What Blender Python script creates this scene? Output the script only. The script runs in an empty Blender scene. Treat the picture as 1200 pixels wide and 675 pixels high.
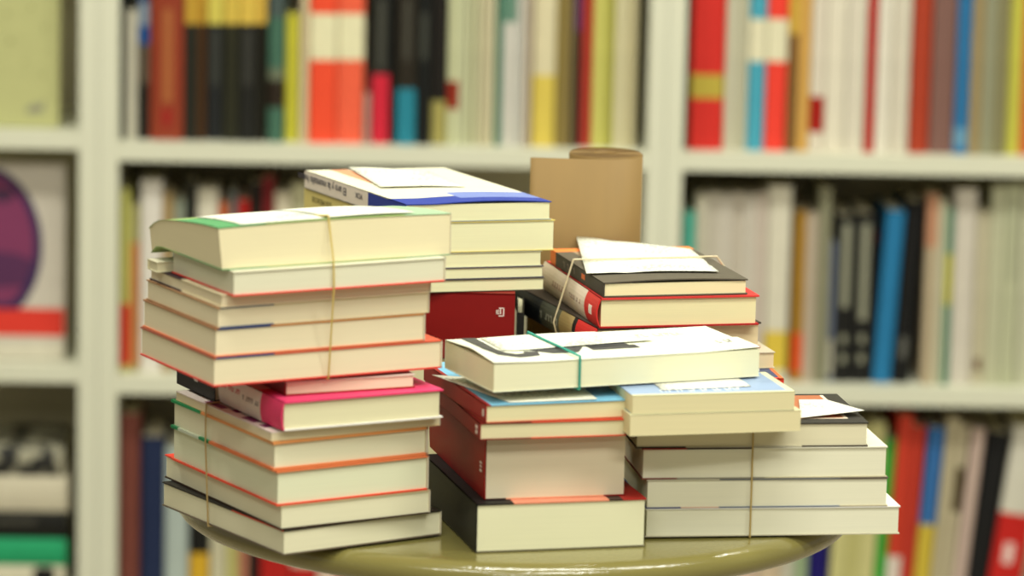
import bpy, math, random
from mathutils import Vector, Matrix
random.seed(7)
C = bpy.context.scene.collection
scene = bpy.context.scene

# ------------------------------------------------------------------ camera
F = 4700.0                      # focal length in pixels of a 1200 x 675 frame
PITCH = math.radians(10.0)
ROLL = math.radians(1.3)
CX, CY = 600.0, 337.5
TZ = 0.72                       # table top height
fwd = Vector((0, math.cos(PITCH), -math.sin(PITCH)))
up0 = Vector((0, math.sin(PITCH), math.cos(PITCH)))
rt0 = Vector((1, 0, 0))
# clockwise content roll: the camera is turned counter-clockwise
rt = rt0 * math.cos(ROLL) + up0 * math.sin(ROLL)
up = up0 * math.cos(ROLL) - rt0 * math.sin(ROLL)
def ray(px, py):
    return fwd + rt * ((px - CX) / F) - up * ((py - CY) / F)
TABLE_PX = (603.0, 572.0)
CAM = Vector((0, 0, TZ)) - ray(*TABLE_PX) * 3.672
def onz(px, py, z):
    r = ray(px, py); return CAM + r * ((z - CAM.z) / r.z)
def ony(px, py, y):
    r = ray(px, py); return CAM + r * ((y - CAM.y) / r.y)

def px_of(p):
    d = p - CAM; zc = d.dot(fwd); return (CX + F * d.dot(rt) / zc, CY - F * d.dot(up) / zc)
def reach(a, dr, px):
    # distance along a horizontal direction at which the projected column becomes px
    lo, hi = 0.0, .6; d = Vector((dr[0], dr[1], 0)); sg = 1 if px_of(a + d * .1)[0] > px_of(a)[0] else -1
    for _ in range(40):
        m = (lo + hi) / 2
        if (px_of(a + d * m)[0] - px) * sg < 0: lo = m
        else: hi = m
    return (lo + hi) / 2
def aty(px, y, z):
    # world point at depth y and height z seen in pixel column px
    lo, hi = -2.0, 2.0
    for _ in range(50):
        m = (lo + hi) / 2
        if px_of(Vector((m, y, z)))[0] < px: lo = m
        else: hi = m
    return Vector(((lo + hi) / 2, y, z))
cam = bpy.data.cameras.new('camera'); co = bpy.data.objects.new('camera', cam); C.objects.link(co)
cam.sensor_width = 36; cam.lens = F / 1200 * 36; cam.clip_start = 0.05
M3 = Matrix((rt, up, -fwd)).transposed()
co.matrix_world = Matrix.Translation(CAM) @ M3.to_4x4()
cam.dof.use_dof = True; cam.dof.focus_distance = 3.62; cam.dof.aperture_fstop = 3.9
scene.camera = co
scene.view_settings.view_transform = 'Standard'; scene.view_settings.look = 'None'
scene.view_settings.gamma = 1; scene.view_settings.use_curve_mapping = False
scene.view_settings.exposure = -1.0

# ------------------------------------------------------------------ materials
def lin(c):
    out = []
    for v in c:
        v /= 255.0
        out.append(v / 12.92 if v <= .04045 else ((v + .055) / 1.055) ** 2.4)
    return out
MATS = {}
TINT = (1.0, 1.0, 1.0)
def mat(c, kind='cover', rough=None, k=1.0):
    key = (tuple(c), kind, rough, k)
    if key in MATS: return MATS[key]
    m = bpy.data.materials.new(kind + '_%d_%d_%d' % tuple(c)); m.use_nodes = True
    nt = m.node_tree; N = nt.nodes; L = nt.links; b = N['Principled BSDF']
    r, g, bl = [min(.93, v * k) for v in lin(c)]
    b.inputs['Base Color'].default_value = (r, g, bl, 1)
    tc = N.new('ShaderNodeTexCoord')
    def mixcol(fac_socket, c1, c2):
        mx = N.new('ShaderNodeMix'); mx.data_type = 'RGBA'
        mx.inputs[6].default_value = (*c1, 1); mx.inputs[7].default_value = (*c2, 1)
        L.new(fac_socket, mx.inputs[0]); L.new(mx.outputs[2], b.inputs['Base Color']); return mx
    def noise(scale, vec=(1, 1, 1), detail=3, coord='Object'):
        mp = N.new('ShaderNodeMapping'); mp.inputs['Scale'].default_value = vec
        L.new(tc.outputs[coord], mp.inputs[0])
        n = N.new('ShaderNodeTexNoise'); n.inputs['Scale'].default_value = scale; n.inputs['Detail'].default_value = detail
        L.new(mp.outputs[0], n.inputs['Vector']); return n
    base = (r, g, bl)
    if kind == 'cover':
        b.inputs['Roughness'].default_value = .5 if rough is None else rough; b.inputs['Specular IOR Level'].default_value = .22
        n = noise(60); mixcol(n.outputs[0], [v * .9 for v in base], [min(1, v * 1.06) for v in base])
    elif kind == 'pages':
        b.inputs['Roughness'].default_value = .85
        n = noise(1, (8, 8, 1500), 3); n2 = noise(9, (1, 1, 1), 2)
        ad = N.new('ShaderNodeMath'); ad.operation = 'MULTIPLY_ADD'; L.new(n2.outputs[0], ad.inputs[0]); ad.inputs[1].default_value = .4
        L.new(n.outputs[0], ad.inputs[2])
        sb = N.new('ShaderNodeMath'); sb.operation = 'SUBTRACT'; sb.use_clamp = True; L.new(ad.outputs[0], sb.inputs[0]); sb.inputs[1].default_value = .2
        mixcol(sb.outputs[0], [v * .93 for v in base], [min(1, v * 1.05) for v in base])
        bp = N.new('ShaderNodeBump'); bp.inputs['Strength'].default_value = .12; bp.inputs['Distance'].default_value = .0003
        L.new(n.outputs[0], bp.inputs['Height']); L.new(bp.outputs[0], b.inputs['Normal'])
    elif kind == 'receipt':
        b.inputs['Roughness'].default_value = .6
        n = noise(1, (300, 110, 1), 5); n2 = noise(16, (1, 1, 1), 1)
        ml = N.new('ShaderNodeMath'); ml.operation = 'MULTIPLY'; L.new(n.outputs[0], ml.inputs[0]); L.new(n2.outputs[0], ml.inputs[1])
        rp = N.new('ShaderNodeValToRGB'); rp.color_ramp.elements[0].position = .27; rp.color_ramp.elements[1].position = .42
        rp.color_ramp.elements[0].color = (*base, 1); rp.color_ramp.elements[1].color = (*[v * .62 for v in base], 1)
        L.new(ml.outputs[0], rp.inputs[0]); L.new(rp.outputs[0], b.inputs['Base Color'])
    elif kind == 'paint':
        b.inputs['Roughness'].default_value = .5
        n = noise(5); mixcol(n.outputs[0], [v * .96 for v in base], [min(1, v * 1.02) for v in base])
    elif kind == 'enamel':
        b.inputs['Roughness'].default_value = .2; b.inputs['Coat Weight'].default_value = .6; b.inputs['Coat Roughness'].default_value = .08
        n = noise(9); mixcol(n.outputs[0], [v * .88 for v in base], [min(1, v * 1.08) for v in base])
        n3 = noise(260, detail=2)
        bp = N.new('ShaderNodeBump'); bp.inputs['Strength'].default_value = .35; bp.inputs['Distance'].default_value = .0006
        L.new(n3.outputs[0], bp.inputs['Height']); L.new(bp.outputs[0], b.inputs['Normal']); L.new(bp.outputs[0], b.inputs['Coat Normal'])
    elif kind == 'kraft':
        b.inputs['Roughness'].default_value = .7
        n = noise(1, (40, 40, 9), 5); n2 = noise(500)
        mixcol(n.outputs[0], [v * .86 for v in base], [min(1, v * 1.1) for v in base])
        bp = N.new('ShaderNodeBump'); bp.inputs['Strength'].default_value = .1; bp.inputs['Distance'].default_value = .0003
        L.new(n2.outputs[0], bp.inputs['Height']); L.new(bp.outputs[0], b.inputs['Normal'])
    elif kind == 'rubber':
        b.inputs['Roughness'].default_value = .55
    elif kind == 'mottled':
        b.inputs['Roughness'].default_value = .5
        n = noise(38, detail=4)
        rp = N.new('ShaderNodeValToRGB'); rp.color_ramp.elements[0].position = .47; rp.color_ramp.elements[1].position = .53
        rp.color_ramp.elements[0].color = (.012, .012, .01, 1); rp.color_ramp.elements[1].color = (*base, 1)
        L.new(n.outputs[0], rp.inputs[0]); L.new(rp.outputs[0], b.inputs['Base Color'])
    elif kind == 'floor':
        b.inputs['Roughness'].default_value = .35
        n = noise(3); mixcol(n.outputs[0], [v * .8 for v in base], base)
    MATS[key] = m
    return m

# ------------------------------------------------------------------ mesh builder
class MB:
    def __init__(s): s.v = []; s.f = []; s.mi = []; s.mats = []
    def m(s, mt):
        if mt not in s.mats: s.mats.append(mt)
        return s.mats.index(mt)
    def build(s, name, parent=None, smooth=False, loc=None, rz=0):
        me = bpy.data.meshes.new(name); me.from_pydata(s.v, [], s.f)
        for mt in s.mats: me.materials.append(mt)
        for p, i in zip(me.polygons, s.mi): p.material_index = i; p.use_smooth = smooth
        me.validate(); me.update()
        o = bpy.data.objects.new(name, me); C.objects.link(o)
        if parent: o.parent = parent
        if loc is not None: o.location = loc; o.rotation_euler = (0, 0, rz)
        return o
    def box(s, xs, ys, zs, paint, warp=None):
        """closed box surface cut along the given coordinate lists; paint(face, x, y, z) -> material"""
        xs, ys, zs = [sorted(set(round(a, 6) for a in q)) for q in (xs, ys, zs)]
        idx = {}
        def vid(i, j, k):
            key = (i, j, k)
            if key not in idx:
                p = (xs[i], ys[j], zs[k])
                if warp: p = warp(*p)
                idx[key] = len(s.v); s.v.append(tuple(p))
            return idx[key]
        X, Y, Z = len(xs) - 1, len(ys) - 1, len(zs) - 1
        mid = lambda q, i: (q[i] + q[i + 1]) / 2
        def add(face, ids, x, y, z):
            s.f.append(ids); s.mi.append(s.m(paint(face, x, y, z) if callable(paint) else paint))
        for i in range(X):
            for j in range(Y):
                add('top', (vid(i, j, Z), vid(i+1, j, Z), vid(i+1, j+1, Z), vid(i, j+1, Z)), mid(xs, i), mid(ys, j), zs[-1])
                add('bottom', (vid(i, j, 0), vid(i, j+1, 0), vid(i+1, j+1, 0), vid(i+1, j, 0)), mid(xs, i), mid(ys, j), zs[0])
            for k in range(Z):
                add('front', (vid(i, 0, k), vid(i+1, 0, k), vid(i+1, 0, k+1), vid(i, 0, k+1)), mid(xs, i), ys[0], mid(zs, k))
                add('back', (vid(i+1, Y, k), vid(i, Y, k), vid(i, Y, k+1), vid(i+1, Y, k+1)), mid(xs, i), ys[-1], mid(zs, k))
        for j in range(Y):
            for k in range(Z):
                add('left', (vid(0, j+1, k), vid(0, j, k), vid(0, j, k+1), vid(0, j+1, k+1)), xs[0], mid(ys, j), mid(zs, k))
                add('right', (vid(X, j, k), vid(X, j+1, k), vid(X, j+1, k+1), vid(X, j, k+1)), xs[-1], mid(ys, j), mid(zs, k))
    def tube(s, pts, r, mt, closed=False, n=8):
        pts = [Vector(p) for p in pts]; L = len(pts); base = len(s.v)
        for i, p in enumerate(pts):
            a = pts[(i - 1) % L] if closed or i > 0 else p
            b = pts[(i + 1) % L] if closed or i < L - 1 else p
            t = (b - a).normalized()
            h = Vector((.31, .87, .38)); u = t.cross(h).normalized(); w = t.cross(u)
            for q in range(n):
                an = 2 * math.pi * q / n
                s.v.append(tuple(p + u * (r * math.cos(an)) + w * (r * math.sin(an))))
        for i in range(L if closed else L - 1):
            for q in range(n):
                a = base + i * n; b = base + ((i + 1) % L) * n
                s.f.append((a + q, a + (q + 1) % n, b + (q + 1) % n, b + q)); s.mi.append(s.m(mt))
    def lathe(s, prof, mt, n=96, cx=0, cy=0):
        base = len(s.v); P = len(prof)
        for i in range(n):
            a = 2 * math.pi * i / n
            for r, z in prof: s.v.append((cx + r * math.cos(a), cy + r * math.sin(a), z))
        for i in range(n):
            for q in range(P - 1):
                a = base + i * P + q; b = base + ((i + 1) % n) * P + q
                s.f.append((a, b, b + 1, a + 1)); s.mi.append(s.m(mt))
def lins(a, b, n): return [a + (b - a) * i / n for i in range(n + 1)]
def tag(o, label=None, cat=None, group=None, kind=None):
    if label: o['label'] = label
    if cat: o['category'] = cat
    if group: o['group'] = group
    if kind: o['kind'] = kind
    return o
def empty(name, loc, rz=0, ry=0):
    o = bpy.data.objects.new(name, None); C.objects.link(o); o.location = loc; o.rotation_euler = (0, ry, rz)
    o.empty_display_size = .02
    return o

# ------------------------------------------------------------------ foreground books
PAGE = (226, 221, 182)
class Book: pass
def book(name, label, A, B, z, depth, t, spine='back', top=(230, 225, 200), bot=None, spn=None, page=PAGE,
         cov=.0007, over=.0012, warp=None, group=None, xcut=(), ycut=(), scut=(), bulge=0.0, w=None, yaw=None, hard=False, cat='book', lift=None, xr=None, xl=None, Y=None):
    """A, B: bottom front corners (pixels, at height z above the table); colours may be functions of (x/w, y/d)"""
    a = onz(A[0], A[1], TZ + z)
    if Y is not None: a = aty(A[0], Y, TZ + z)
    if yaw is None:
        b = onz(B[0], B[1], TZ + z); yaw = math.atan2(b.y - a.y, b.x - a.x)
        if w is None: w = (b - a).length
    else:
        yaw = math.radians(yaw)
        if w is None: w = reach(a, (math.cos(yaw), math.sin(yaw)), xr if xr is not None else B[0])
    if xl is not None: depth = reach(a, (-math.sin(yaw), math.cos(yaw)), xl)
    root = empty(name, a, yaw); tag(root, label, cat, group)
    bot = bot if bot is not None else top
    spn = spn if spn is not None else top
    o = over
    px0 = cov if spine == 'left' else o
    px1 = w - cov if spine == 'right' else w - o
    py0 = o
    py1 = depth - (cov if spine == 'back' else o)
    nx = 14; ny = 12
    wf = (lambda x, y, zz: warp(x, y, zz, w, depth, t)) if warp else None
    def pw(x, y, zz):
        # gentle unevenness of a page block
        s_ = 0.0
        yy = y + (s_ if y < py0 + 1e-4 else 0)
        p = (x, yy, zz)
        return wf(*p) if wf else p
    pg = MB(); pg.box(lins(px0, px1, nx), lins(py0, py1, ny), lins(cov, t - cov, 6), mat(page, 'pages'), pw)
    pg.build('page_block', root)
    def colf(c, fx, fy): return c(fx, fy) if callable(c) else c
    cv = MB()
    xs = lins(0, w, nx) + [q * w for q in xcut]; ys = lins(0, depth, ny) + [q * depth for q in ycut]
    def wtop(x, y, zz):
        if lift: zz = zz + lift(x / w, y / depth)
        return wf(x, y, zz) if wf else (x, y, zz)
    cv.box(xs, ys, [t - cov, t], lambda f, x, y, zz: mat(colf(top, x / w, y / depth)), wtop)
    cv.box(xs, ys, [0, cov], lambda f, x, y, zz: mat(colf(bot, x / w, y / depth)), wf)
    zs = lins(0, t, 8)
    def sw(side):
        def g(x, y, zz):
            q = 1 - ((zz - t / 2) / (t / 2)) ** 2
            if side == 'left': x = x - bulge * q
            elif side == 'back': y = y + bulge * q
            elif side == 'right': x = x + bulge * q
            else: y = y - bulge * q
            return wf(x, y, zz) if wf else (x, y, zz)
        return g
    sc = [q for q in scut]
    if spine == 'left':
        cv.box([0, cov], lins(0, depth, ny) + [q * depth for q in sc], zs, lambda f, x, y, zz: mat(colf(spn, y / depth, zz / t)), sw('left'))
    elif spine == 'right':
        cv.box([w - cov, w], lins(0, depth, ny), zs, lambda f, x, y, zz: mat(colf(spn, y / depth, zz / t)), sw('right'))
    elif spine == 'back':
        cv.box(lins(0, w, nx), [depth - cov, depth], zs, lambda f, x, y, zz: mat(colf(spn, x / w, zz / t)), sw('back'))
    elif spine == 'front':
        cv.box(lins(0, w, nx), [0, cov], zs, lambda f, x, y, zz: mat(colf(spn, x / w, zz / t)), sw('front'))
    cv.build('cover', root)
    k = Book(); k.root = root; k.z = z; k.t = t; k.w = w; k.d = depth; k.yaw = yaw; k.o = a; k.wf = wf; k.bulge = bulge
    k.lift = lift
    return k
def toworld(k, x, y, z):
    c, s_ = math.cos(k.yaw), math.sin(k.yaw)
    return Vector((k.o.x + c * x - s_ * y, k.o.y + s_ * x + c * y, k.o.z + z))
def tolocal(k, p):
    c, s_ = math.cos(k.yaw), math.sin(k.yaw); dx, dy = p.x - k.o.x, p.y - k.o.y
    return (c * dx + s_ * dy, -s_ * dx + c * dy)
def segs(*pairs):
    """((fraction, colour), ...) along x/w"""
    def f(fx, fy):
        for fr, c in pairs:
            if fx < fr: return c
        return pairs[-1][1]
    return f

def slip(label, k, quad, rise=None, col=(222, 222, 202), off=.0005, crease=None, group='paper slips tucked on the stacks', name='receipt'):
    """paper slip lying on book k; quad = four pixel corners, taken at the book's top"""
    if max(a for a, _b in quad) < 5: q = [Vector((a * k.w, b_ * k.d)) for a, b_ in quad]
    else: q = [Vector(tolocal(k, onz(px, py, k.o.z + k.t))) for px, py in quad]
    nu, nv = 16, 10; P = {}
    mb = MB(); mt = mat(col, 'receipt')
    base = empty_loc = toworld(k, q[0].x, q[0].y, k.t)
    for lay in (0, 1):
        for i in range(nu + 1):
            for j in range(nv + 1):
                u, v = i / nu, j / nv
                p = (q[0] * (1 - u) + q[1] * u) * (1 - v) + (q[3] * (1 - u) + q[2] * u) * v
                z = k.t
                if k.lift: z += k.lift(min(1, max(0, p.x / k.w)), min(1, max(0, p.y / k.d)))
                xx, yy = p.x, p.y
                if k.wf:
                    gx, gy = p.x, p.y
                    for _ in range(4):
                        r_ = k.wf(gx, gy, z); gx += p.x - r_[0]; gy += p.y - r_[1]
                    z = k.wf(gx, gy, z)[2]
                z += off + (rise(u, v) if rise else 0) + (.00025 if lay else 0)
                if crease: z += crease(u, v)
                P[lay, i, j] = len(mb.v); mb.v.append(tuple(toworld(k, xx, yy, z) - base))
    mi = mb.m(mt)
    for i in range(nu):
        for j in range(nv):
            for lay in (0, 1):
                ids = (P[lay, i, j], P[lay, i+1, j], P[lay, i+1, j+1], P[lay, i, j+1])
                mb.f.append(ids if lay else ids[::-1]); mb.mi.append(mi)
    def edge(a, b):
        mb.f.append((P[0, *a], P[0, *b], P[1, *b], P[1, *a])); mb.mi.append(mi)
    for i in range(nu): edge((i, 0), (i+1, 0)); edge((i+1, nv), (i, nv))
    for j in range(nv): edge((0, j+1), (0, j)); edge((nu, j), (nu, j+1))
    o = mb.build(name, smooth=True, loc=base)
    return tag(o, label, 'receipt', group)

def band(label, books, k, lx, ly, along, col, r=.0008, extra=0, pad=0, tilt=0):
    """rubber band round a bundle, in the vertical plane through local point (lx, ly) of book k, along local 'x' or 'y'"""
    P0 = toworld(k, lx, ly, 0); a = k.yaw + (0 if along == 'x' else math.pi / 2) + extra
    d = Vector((math.cos(a), math.sin(a), 0)); nrm = Vector((-math.sin(a), math.cos(a), 0))
    pts = []
    for b in books:
        cs = [toworld(b, x, y, 0) for x, y in ((0, 0), (b.w, 0), (b.w, b.d), (0, b.d))]
        for i in range(4):
            p, q = cs[i], cs[(i + 1) % 4]
            dp, dq = (p - P0).dot(nrm), (q - P0).dot(nrm)
            if dp * dq < 0:
                u = dp / (dp - dq); h = p + (q - p) * u
                lx2, ly2 = tolocal(b, h)
                if b.bulge and lx2 < 1e-4:
                    wp = toworld(b, -b.bulge, ly2, b.t / 2); pts.append(((wp - P0).dot(d), wp.z))
                for zz in (0, b.t):
                    x3, y3, z3 = (lx2, ly2, zz)
                    if b.lift and zz: z3 += b.lift(lx2 / b.w, ly2 / b.d)
                    if b.wf: x3, y3, z3 = b.wf(x3, y3, z3)
                    wp = toworld(b, x3, y3, z3); pts.append(((wp - P0).dot(d), wp.z))
        # samples over the surface
        c0 = [(toworld(b, b.w * u, b.d * v, 0)) for u in lins(0, 1, 12) for v in lins(0, 1, 12)]
    pts = sorted(set(pts))
    def half(ps):
        h = []
        for p in ps:
            while len(h) > 1 and (h[-1][0]-h[-2][0])*(p[1]-h[-2][1]) - (h[-1][1]-h[-2][1])*(p[0]-h[-2][0]) <= 0: h.pop()
            h.append(p)
        return h
    hull = half(pts)[:-1] + half(pts[::-1])[:-1]
    cx = sum(p[0] for p in hull) / len(hull); cz = sum(p[1] for p in hull) / len(hull)
    zmin = min(p[1] for p in hull)
    H = []
    for i, p in enumerate(hull):
        s_, z_ = p
        H.append((s_ + (r * 1.35 if s_ > cx else -r * 1.35), z_ + (r * 1.35 + pad if z_ > cz else (-r * 1.25))))
    out = []
    n = len(H)
    for i in range(n):
        a_, b_ = H[i], H[(i + 1) % n]
        el = max(1e-5, math.hypot(b_[0] - a_[0], b_[1] - a_[1])); q_ = min(.3, .0005 / el)
        for t_ in ((0, q_, .5, 1 - q_) if el > .002 else (0,)):
            out.append((a_[0] + (b_[0] - a_[0]) * t_, a_[1] + (b_[1] - a_[1]) * t_))
    base = P0 + d * 0; base.z = zmin
    zmax = max(p_[1] for p_ in out)
    W = [P0 + d * s_ + nrm * (-tilt * (zmax - z_)) + Vector((0, 0, z_ - P0.z)) - base for s_, z_ in out]
    mb = MB(); mb.tube(W, r, mat(col, 'rubber'), closed=True, n=8)
    o = mb.build('rubber_band', smooth=True, loc=base)
    return tag(o, label, 'rubber band', 'rubber bands round the bundles')

def marks(k, name, rects, col, face='top', eps=.0003, label=None, z=None):
    """flat printed marks as thin geometry on a book: rects in fractions (u0,u1,v0,v1); 'left' uses (y/d, z/t), 'front' uses (x/w, z/t)"""
    mb = MB(); mt = mat(col)
    for u0, u1, v0, v1 in rects:
        if face == 'top':
            def wp(x, y, zz):
                if k.lift: zz += k.lift(x / k.w, y / k.d)
                return k.wf(x, y, zz) if k.wf else (x, y, zz)
            mb.box(lins(u0 * k.w, u1 * k.w, 4), lins(v0 * k.d, v1 * k.d, 4), [k.t, k.t + eps], mt, wp)
        elif face == 'left':
            def wp(x, y, zz):
                x -= k.bulge * (1 - ((zz - k.t / 2) / (k.t / 2)) ** 2)
                return k.wf(x, y, zz) if k.wf else (x, y, zz)
            mb.box([-eps, 0], lins(u0 * k.d, u1 * k.d, 3), lins(v0 * k.t, v1 * k.t, 3), mt, wp)
        else:
            mb.box([u0 * k.w, u1 * k.w], [-eps, 0], [v0 * k.t, v1 * k.t], mt, k.wf)
    o = mb.build(name, k.root)
    if label: o['label'] = label
    return o
def scribble(u0, u1, v0, v1, n, seed=1):
    rnd = random.Random(seed); out = []; w = (u1 - u0) / n
    for i in range(n):
        if rnd.random() < .16: continue
        a = u0 + i * w
        out.append((a, a + w * .22, v0, v1)); out.append((a + w * .22, a + w * .7, *((v0, v0 + (v1 - v0) * .25) if rnd.random() < .5 else (v1 - (v1 - v0) * .25, v1))))
    return out
def lettering(k, s, size, u, v, face='left', flip=False, col=(60, 60, 62), name='title_lettering'):
    cu = bpy.data.curves.new(name, 'FONT'); cu.body = s; cu.size = size; cu.extrude = .00008; cu.align_x = 'LEFT'
    to = bpy.data.objects.new(name, cu); C.objects.link(to)
    dg = bpy.context.evaluated_depsgraph_get(); me = bpy.data.meshes.new_from_object(to.evaluated_get(dg))
    bpy.data.objects.remove(to)
    me.materials.clear(); me.materials.append(mat(col))
    o = bpy.data.objects.new(name, me); C.objects.link(o); o.parent = k.root
    if face == 'left':
        X = Vector((0, 1, 0)) if flip else Vector((0, -1, 0)); Yv = Vector((0, 0, -1)) if flip else Vector((0, 0, 1)); Z = Vector((-1, 0, 0))
        pos = Vector((-.0004 - k.bulge, u * k.d, v * k.t))
        if k.wf:
            for vtx in me.vertices:
                p = pos + X * vtx.co.x + Yv * vtx.co.y + Z * vtx.co.z
                vtx.co = Vector(k.wf(*p))
            me.update(); return o
    elif face == 'front':
        X = Vector((1, 0, 0)); Yv = Vector((0, 0, 1)); Z = Vector((0, -1, 0)); pos = Vector((u * k.w, -.0004, v * k.t))
    else:
        X = Vector((1, 0, 0)); Yv = Vector((0, 1, 0)); Z = Vector((0, 0, 1)); pos = Vector((u * k.w, v * k.d, k.t + .0003))
    m = Matrix((X, Yv, Z)).transposed().to_4x4(); m.translation = pos
    o.matrix_local = m
    return o

# ---- stack A : lower left bundle, set cornerwise ------------------------------------------------
GA = 'books of the lower left bundle'
sh = lambda kx, ky=0, droop=None: (lambda x, y, z, w, d, t: (x + kx * y, y + ky * x, z + (droop(x / w, y / d, z / t) if droop else 0)))
z = .0021
tA = []
KA = .945
def A_(lbl, A, B, t, depth=.200, yaw=31, dY=0, **kw):
    global z
    t *= KA; kw['yaw'] = yaw; kw['Y'] = -.285 + dY; kw.setdefault('spine', 'right'); kw.setdefault('spn', (200, 190, 165))
    k = book('book', lbl, A, B, z, depth, t, group=GA, page=kw.pop('page', (226, 222, 188)), **kw); z += t + .0003; tA.append(k); return k
A1 = A_('lowest book of the left bundle, pale pages under a black edge, overhanging the table rim', (332, 650), (517, 622), .0228, yaw=34, xl=190, top=lambda x, y: (35, 33, 28) if (y > .45 or x > 0.02) else (210, 70, 45), bot=(110, 98, 80), cov=.0011)
A2 = A_('second book from the bottom of the left bundle, thin red cover edge on top', (329, 621), (504, 606), .0222, xl=193, top=lambda x, y: (222, 60, 40) if y > .05 else (235, 215, 170), bot=(60, 45, 32), cov=.0012)
A3 = A_('thickest book of the lower left bundle, orange cover edge with green end', (324, 592), (502, 576), .0318, xl=200, dY=-.003, top=lambda x, y: (35, 130, 80) if y > .93 or .60 < y < .70 else ((195, 205, 180) if y > .60 else (225, 125, 75)), bot=(226, 80, 52), cov=.0014, over=.0022, ycut=(.93, .70, .60), page=(222, 224, 190))
A4 = A_('fourth book of the left bundle, orange cover edge, plain green corner strip', (320, 552), (502, 537), .0268, xl=200, dY=-.004, top=lambda x, y: (35, 145, 85) if y > .70 else (232, 155, 90), bot=lambda x, y: (35, 130, 80) if y > .93 or .62 < y < .72 else ((195, 205, 180) if y > .62 else (222, 124, 74)), cov=.0024, over=.0025, ycut=(.62, .70, .72, .93))
A5 = A_('thin white booklet with purple marks topping the banded left bundle', (318, 518), (516, 507), .0085, xl=206, yaw=30, dY=-.004, top=(228, 216, 205), bot=(232, 210, 160), cov=.0010, over=.0004, page=(226, 214, 176), xcut=())
marks(A5, 'printed_marks', [(.02, .09, .10, .16), (.02, .10, .22, .34), (.02, .06, .55, .72), (.05, .11, .44, .50)], (125, 50, 95))
zA = z + .0016
A6 = book('book', 'pink and white book with pink spine end, on top of the lower left bundle', (332, 505), (519, 495), zA, .152, .0248, yaw=28, xl=258, Y=-.293, spine='left',
          top=lambda x, y: (226, 66, 112) if y < .42 or x > .2 else (232, 226, 212), bot=(228, 225, 215), spn=lambda y, zf: (222, 60, 104) if y < .33 else (224, 216, 200), scut=(.33,), ycut=(.42,), xcut=(.2,), cov=.0014, over=.0025, bulge=.002, page=(222, 216, 176), group='loose books between the left bundles')
marks(A6, 'author_lettering', scribble(.66, .95, .60, .76, 12, 3), (196, 90, 90), 'left')
marks(A6, 'title_lettering', scribble(.36, .62, .50, .66, 9, 4), (120, 115, 105), 'left')
q0 = toworld(A6, -.0035, A6.d + .004, 0); q0.z = TZ + zA
LB = reach(q0, (-math.sin(A6.yaw), math.cos(A6.yaw)), 207)
q1 = toworld(A6, -.0035, A6.d + .004 + LB, 0)
A6b = book('book', 'black book with a white scrawl, behind the pink book under the upper left bundle', px_of(q1), px_of(q0), zA, .085, .0248, spine='front', yaw=math.degrees(A6.yaw) - 90, top=(32, 32, 32), group='loose books between the left bundles')
marks(A6b, 'white_scrawl', [(.44, .47, .45, .95), (.47, .56, .40, .5), (.55, .58, .5, .95), (.60, .63, .5, .85)], (200, 200, 190), 'front')
zA2 = zA + .0251
A7 = book('book', 'thin dark red book lying on the pink book under the banded upper left bundle', (334, 462), (486, 457), zA2, .13, .0120, yaw=24, Y=-.268, spine='left',
          top=(226, 214, 196), bot=(170, 40, 45), spn=(130, 18, 28), page=(234, 216, 186), cov=.0012, group='loose books between the left bundles')
# ---- stack B : upper left bundle ---------------------------------------------------------------
GB = 'books of the upper left bundle'
z = zA2 + .0120 + .0006 + .0022
tB = []
YB = -.310
KB = .945
BL, OR, RE = (52, 74, 140), (235, 160, 90), (232, 100, 72)
def B_(lbl, A, B, t, depth, yaw=29, dY=0, **kw):
    global z
    t *= .935; kw['yaw'] = yaw; kw['Y'] = YB + dY; kw.setdefault('spine', 'right'); kw.setdefault('spn', (206, 196, 168))
    k = book('book', lbl, A, B, z, depth, t, group=GB, page=kw.pop('page', (230, 218, 182)), **kw); z += t + .0003; tB.append(k); return k
B1 = B_('lowest book of the upper left bundle, red and blue cover edge above its pages', (250, 454), (518, 432), .0266, .150, xl=164, top=lambda x, y: (170, 96, 74) if x < .012 else (BL if x < .26 and y < .05 else RE), ycut=(.05,), bot=(215, 70, 60), xcut=(.012, .26,), cov=.0014)
B2 = B_('second book of the upper left bundle, blue and orange cover edge on top', (252, 419), (498, 399), .0258, .150, xl=167, top=lambda x, y: (165, 120, 84) if x < .012 else (BL if x < .26 and y < .05 else OR), ycut=(.05,), bot=(225, 130, 90), xcut=(.012, .26,), cov=.0013)
B3 = B_('third book of the upper left bundle, short blue strip on its top edge', (255, 387), (503, 370), .0187, .147, xl=171, top=lambda x, y: (170, 130, 92) if x < .012 else ((70, 85, 120) if x < .26 and y < .05 else (222, 205, 165)), ycut=(.05,), xcut=(.012, .26,), cov=.001)
B4 = B_('thinnest book of the upper left bundle, dark purple back corner', (259, 363), (505, 350), .0115, .150, xl=175, top=lambda x, y: (55, 38, 50) if y > .55 else (225, 212, 175), ycut=(.55,), cov=.0009)
z5 = z
B5 = B_('white-paged book with red lower edge beneath the thickest top book', (273, 348), (522, 334), .0222, .112, xl=201, dY=-.008, top=(225, 222, 195), bot=(232, 70, 62), cov=.0011, page=(222, 219, 190))
p = toworld(B5, -.012, B5.d + .004, 0)
qa = px_of(p); qb = px_of(toworld(B5, .075, B5.d + .004, 0))
B5b = book('booklet', 'small cream booklet poking out behind the red-edged book, left bundle', qa, qb, z5, .020, .0090, top=(228, 222, 190), page=(226, 218, 180), group=GB, cat='booklet')
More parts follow.
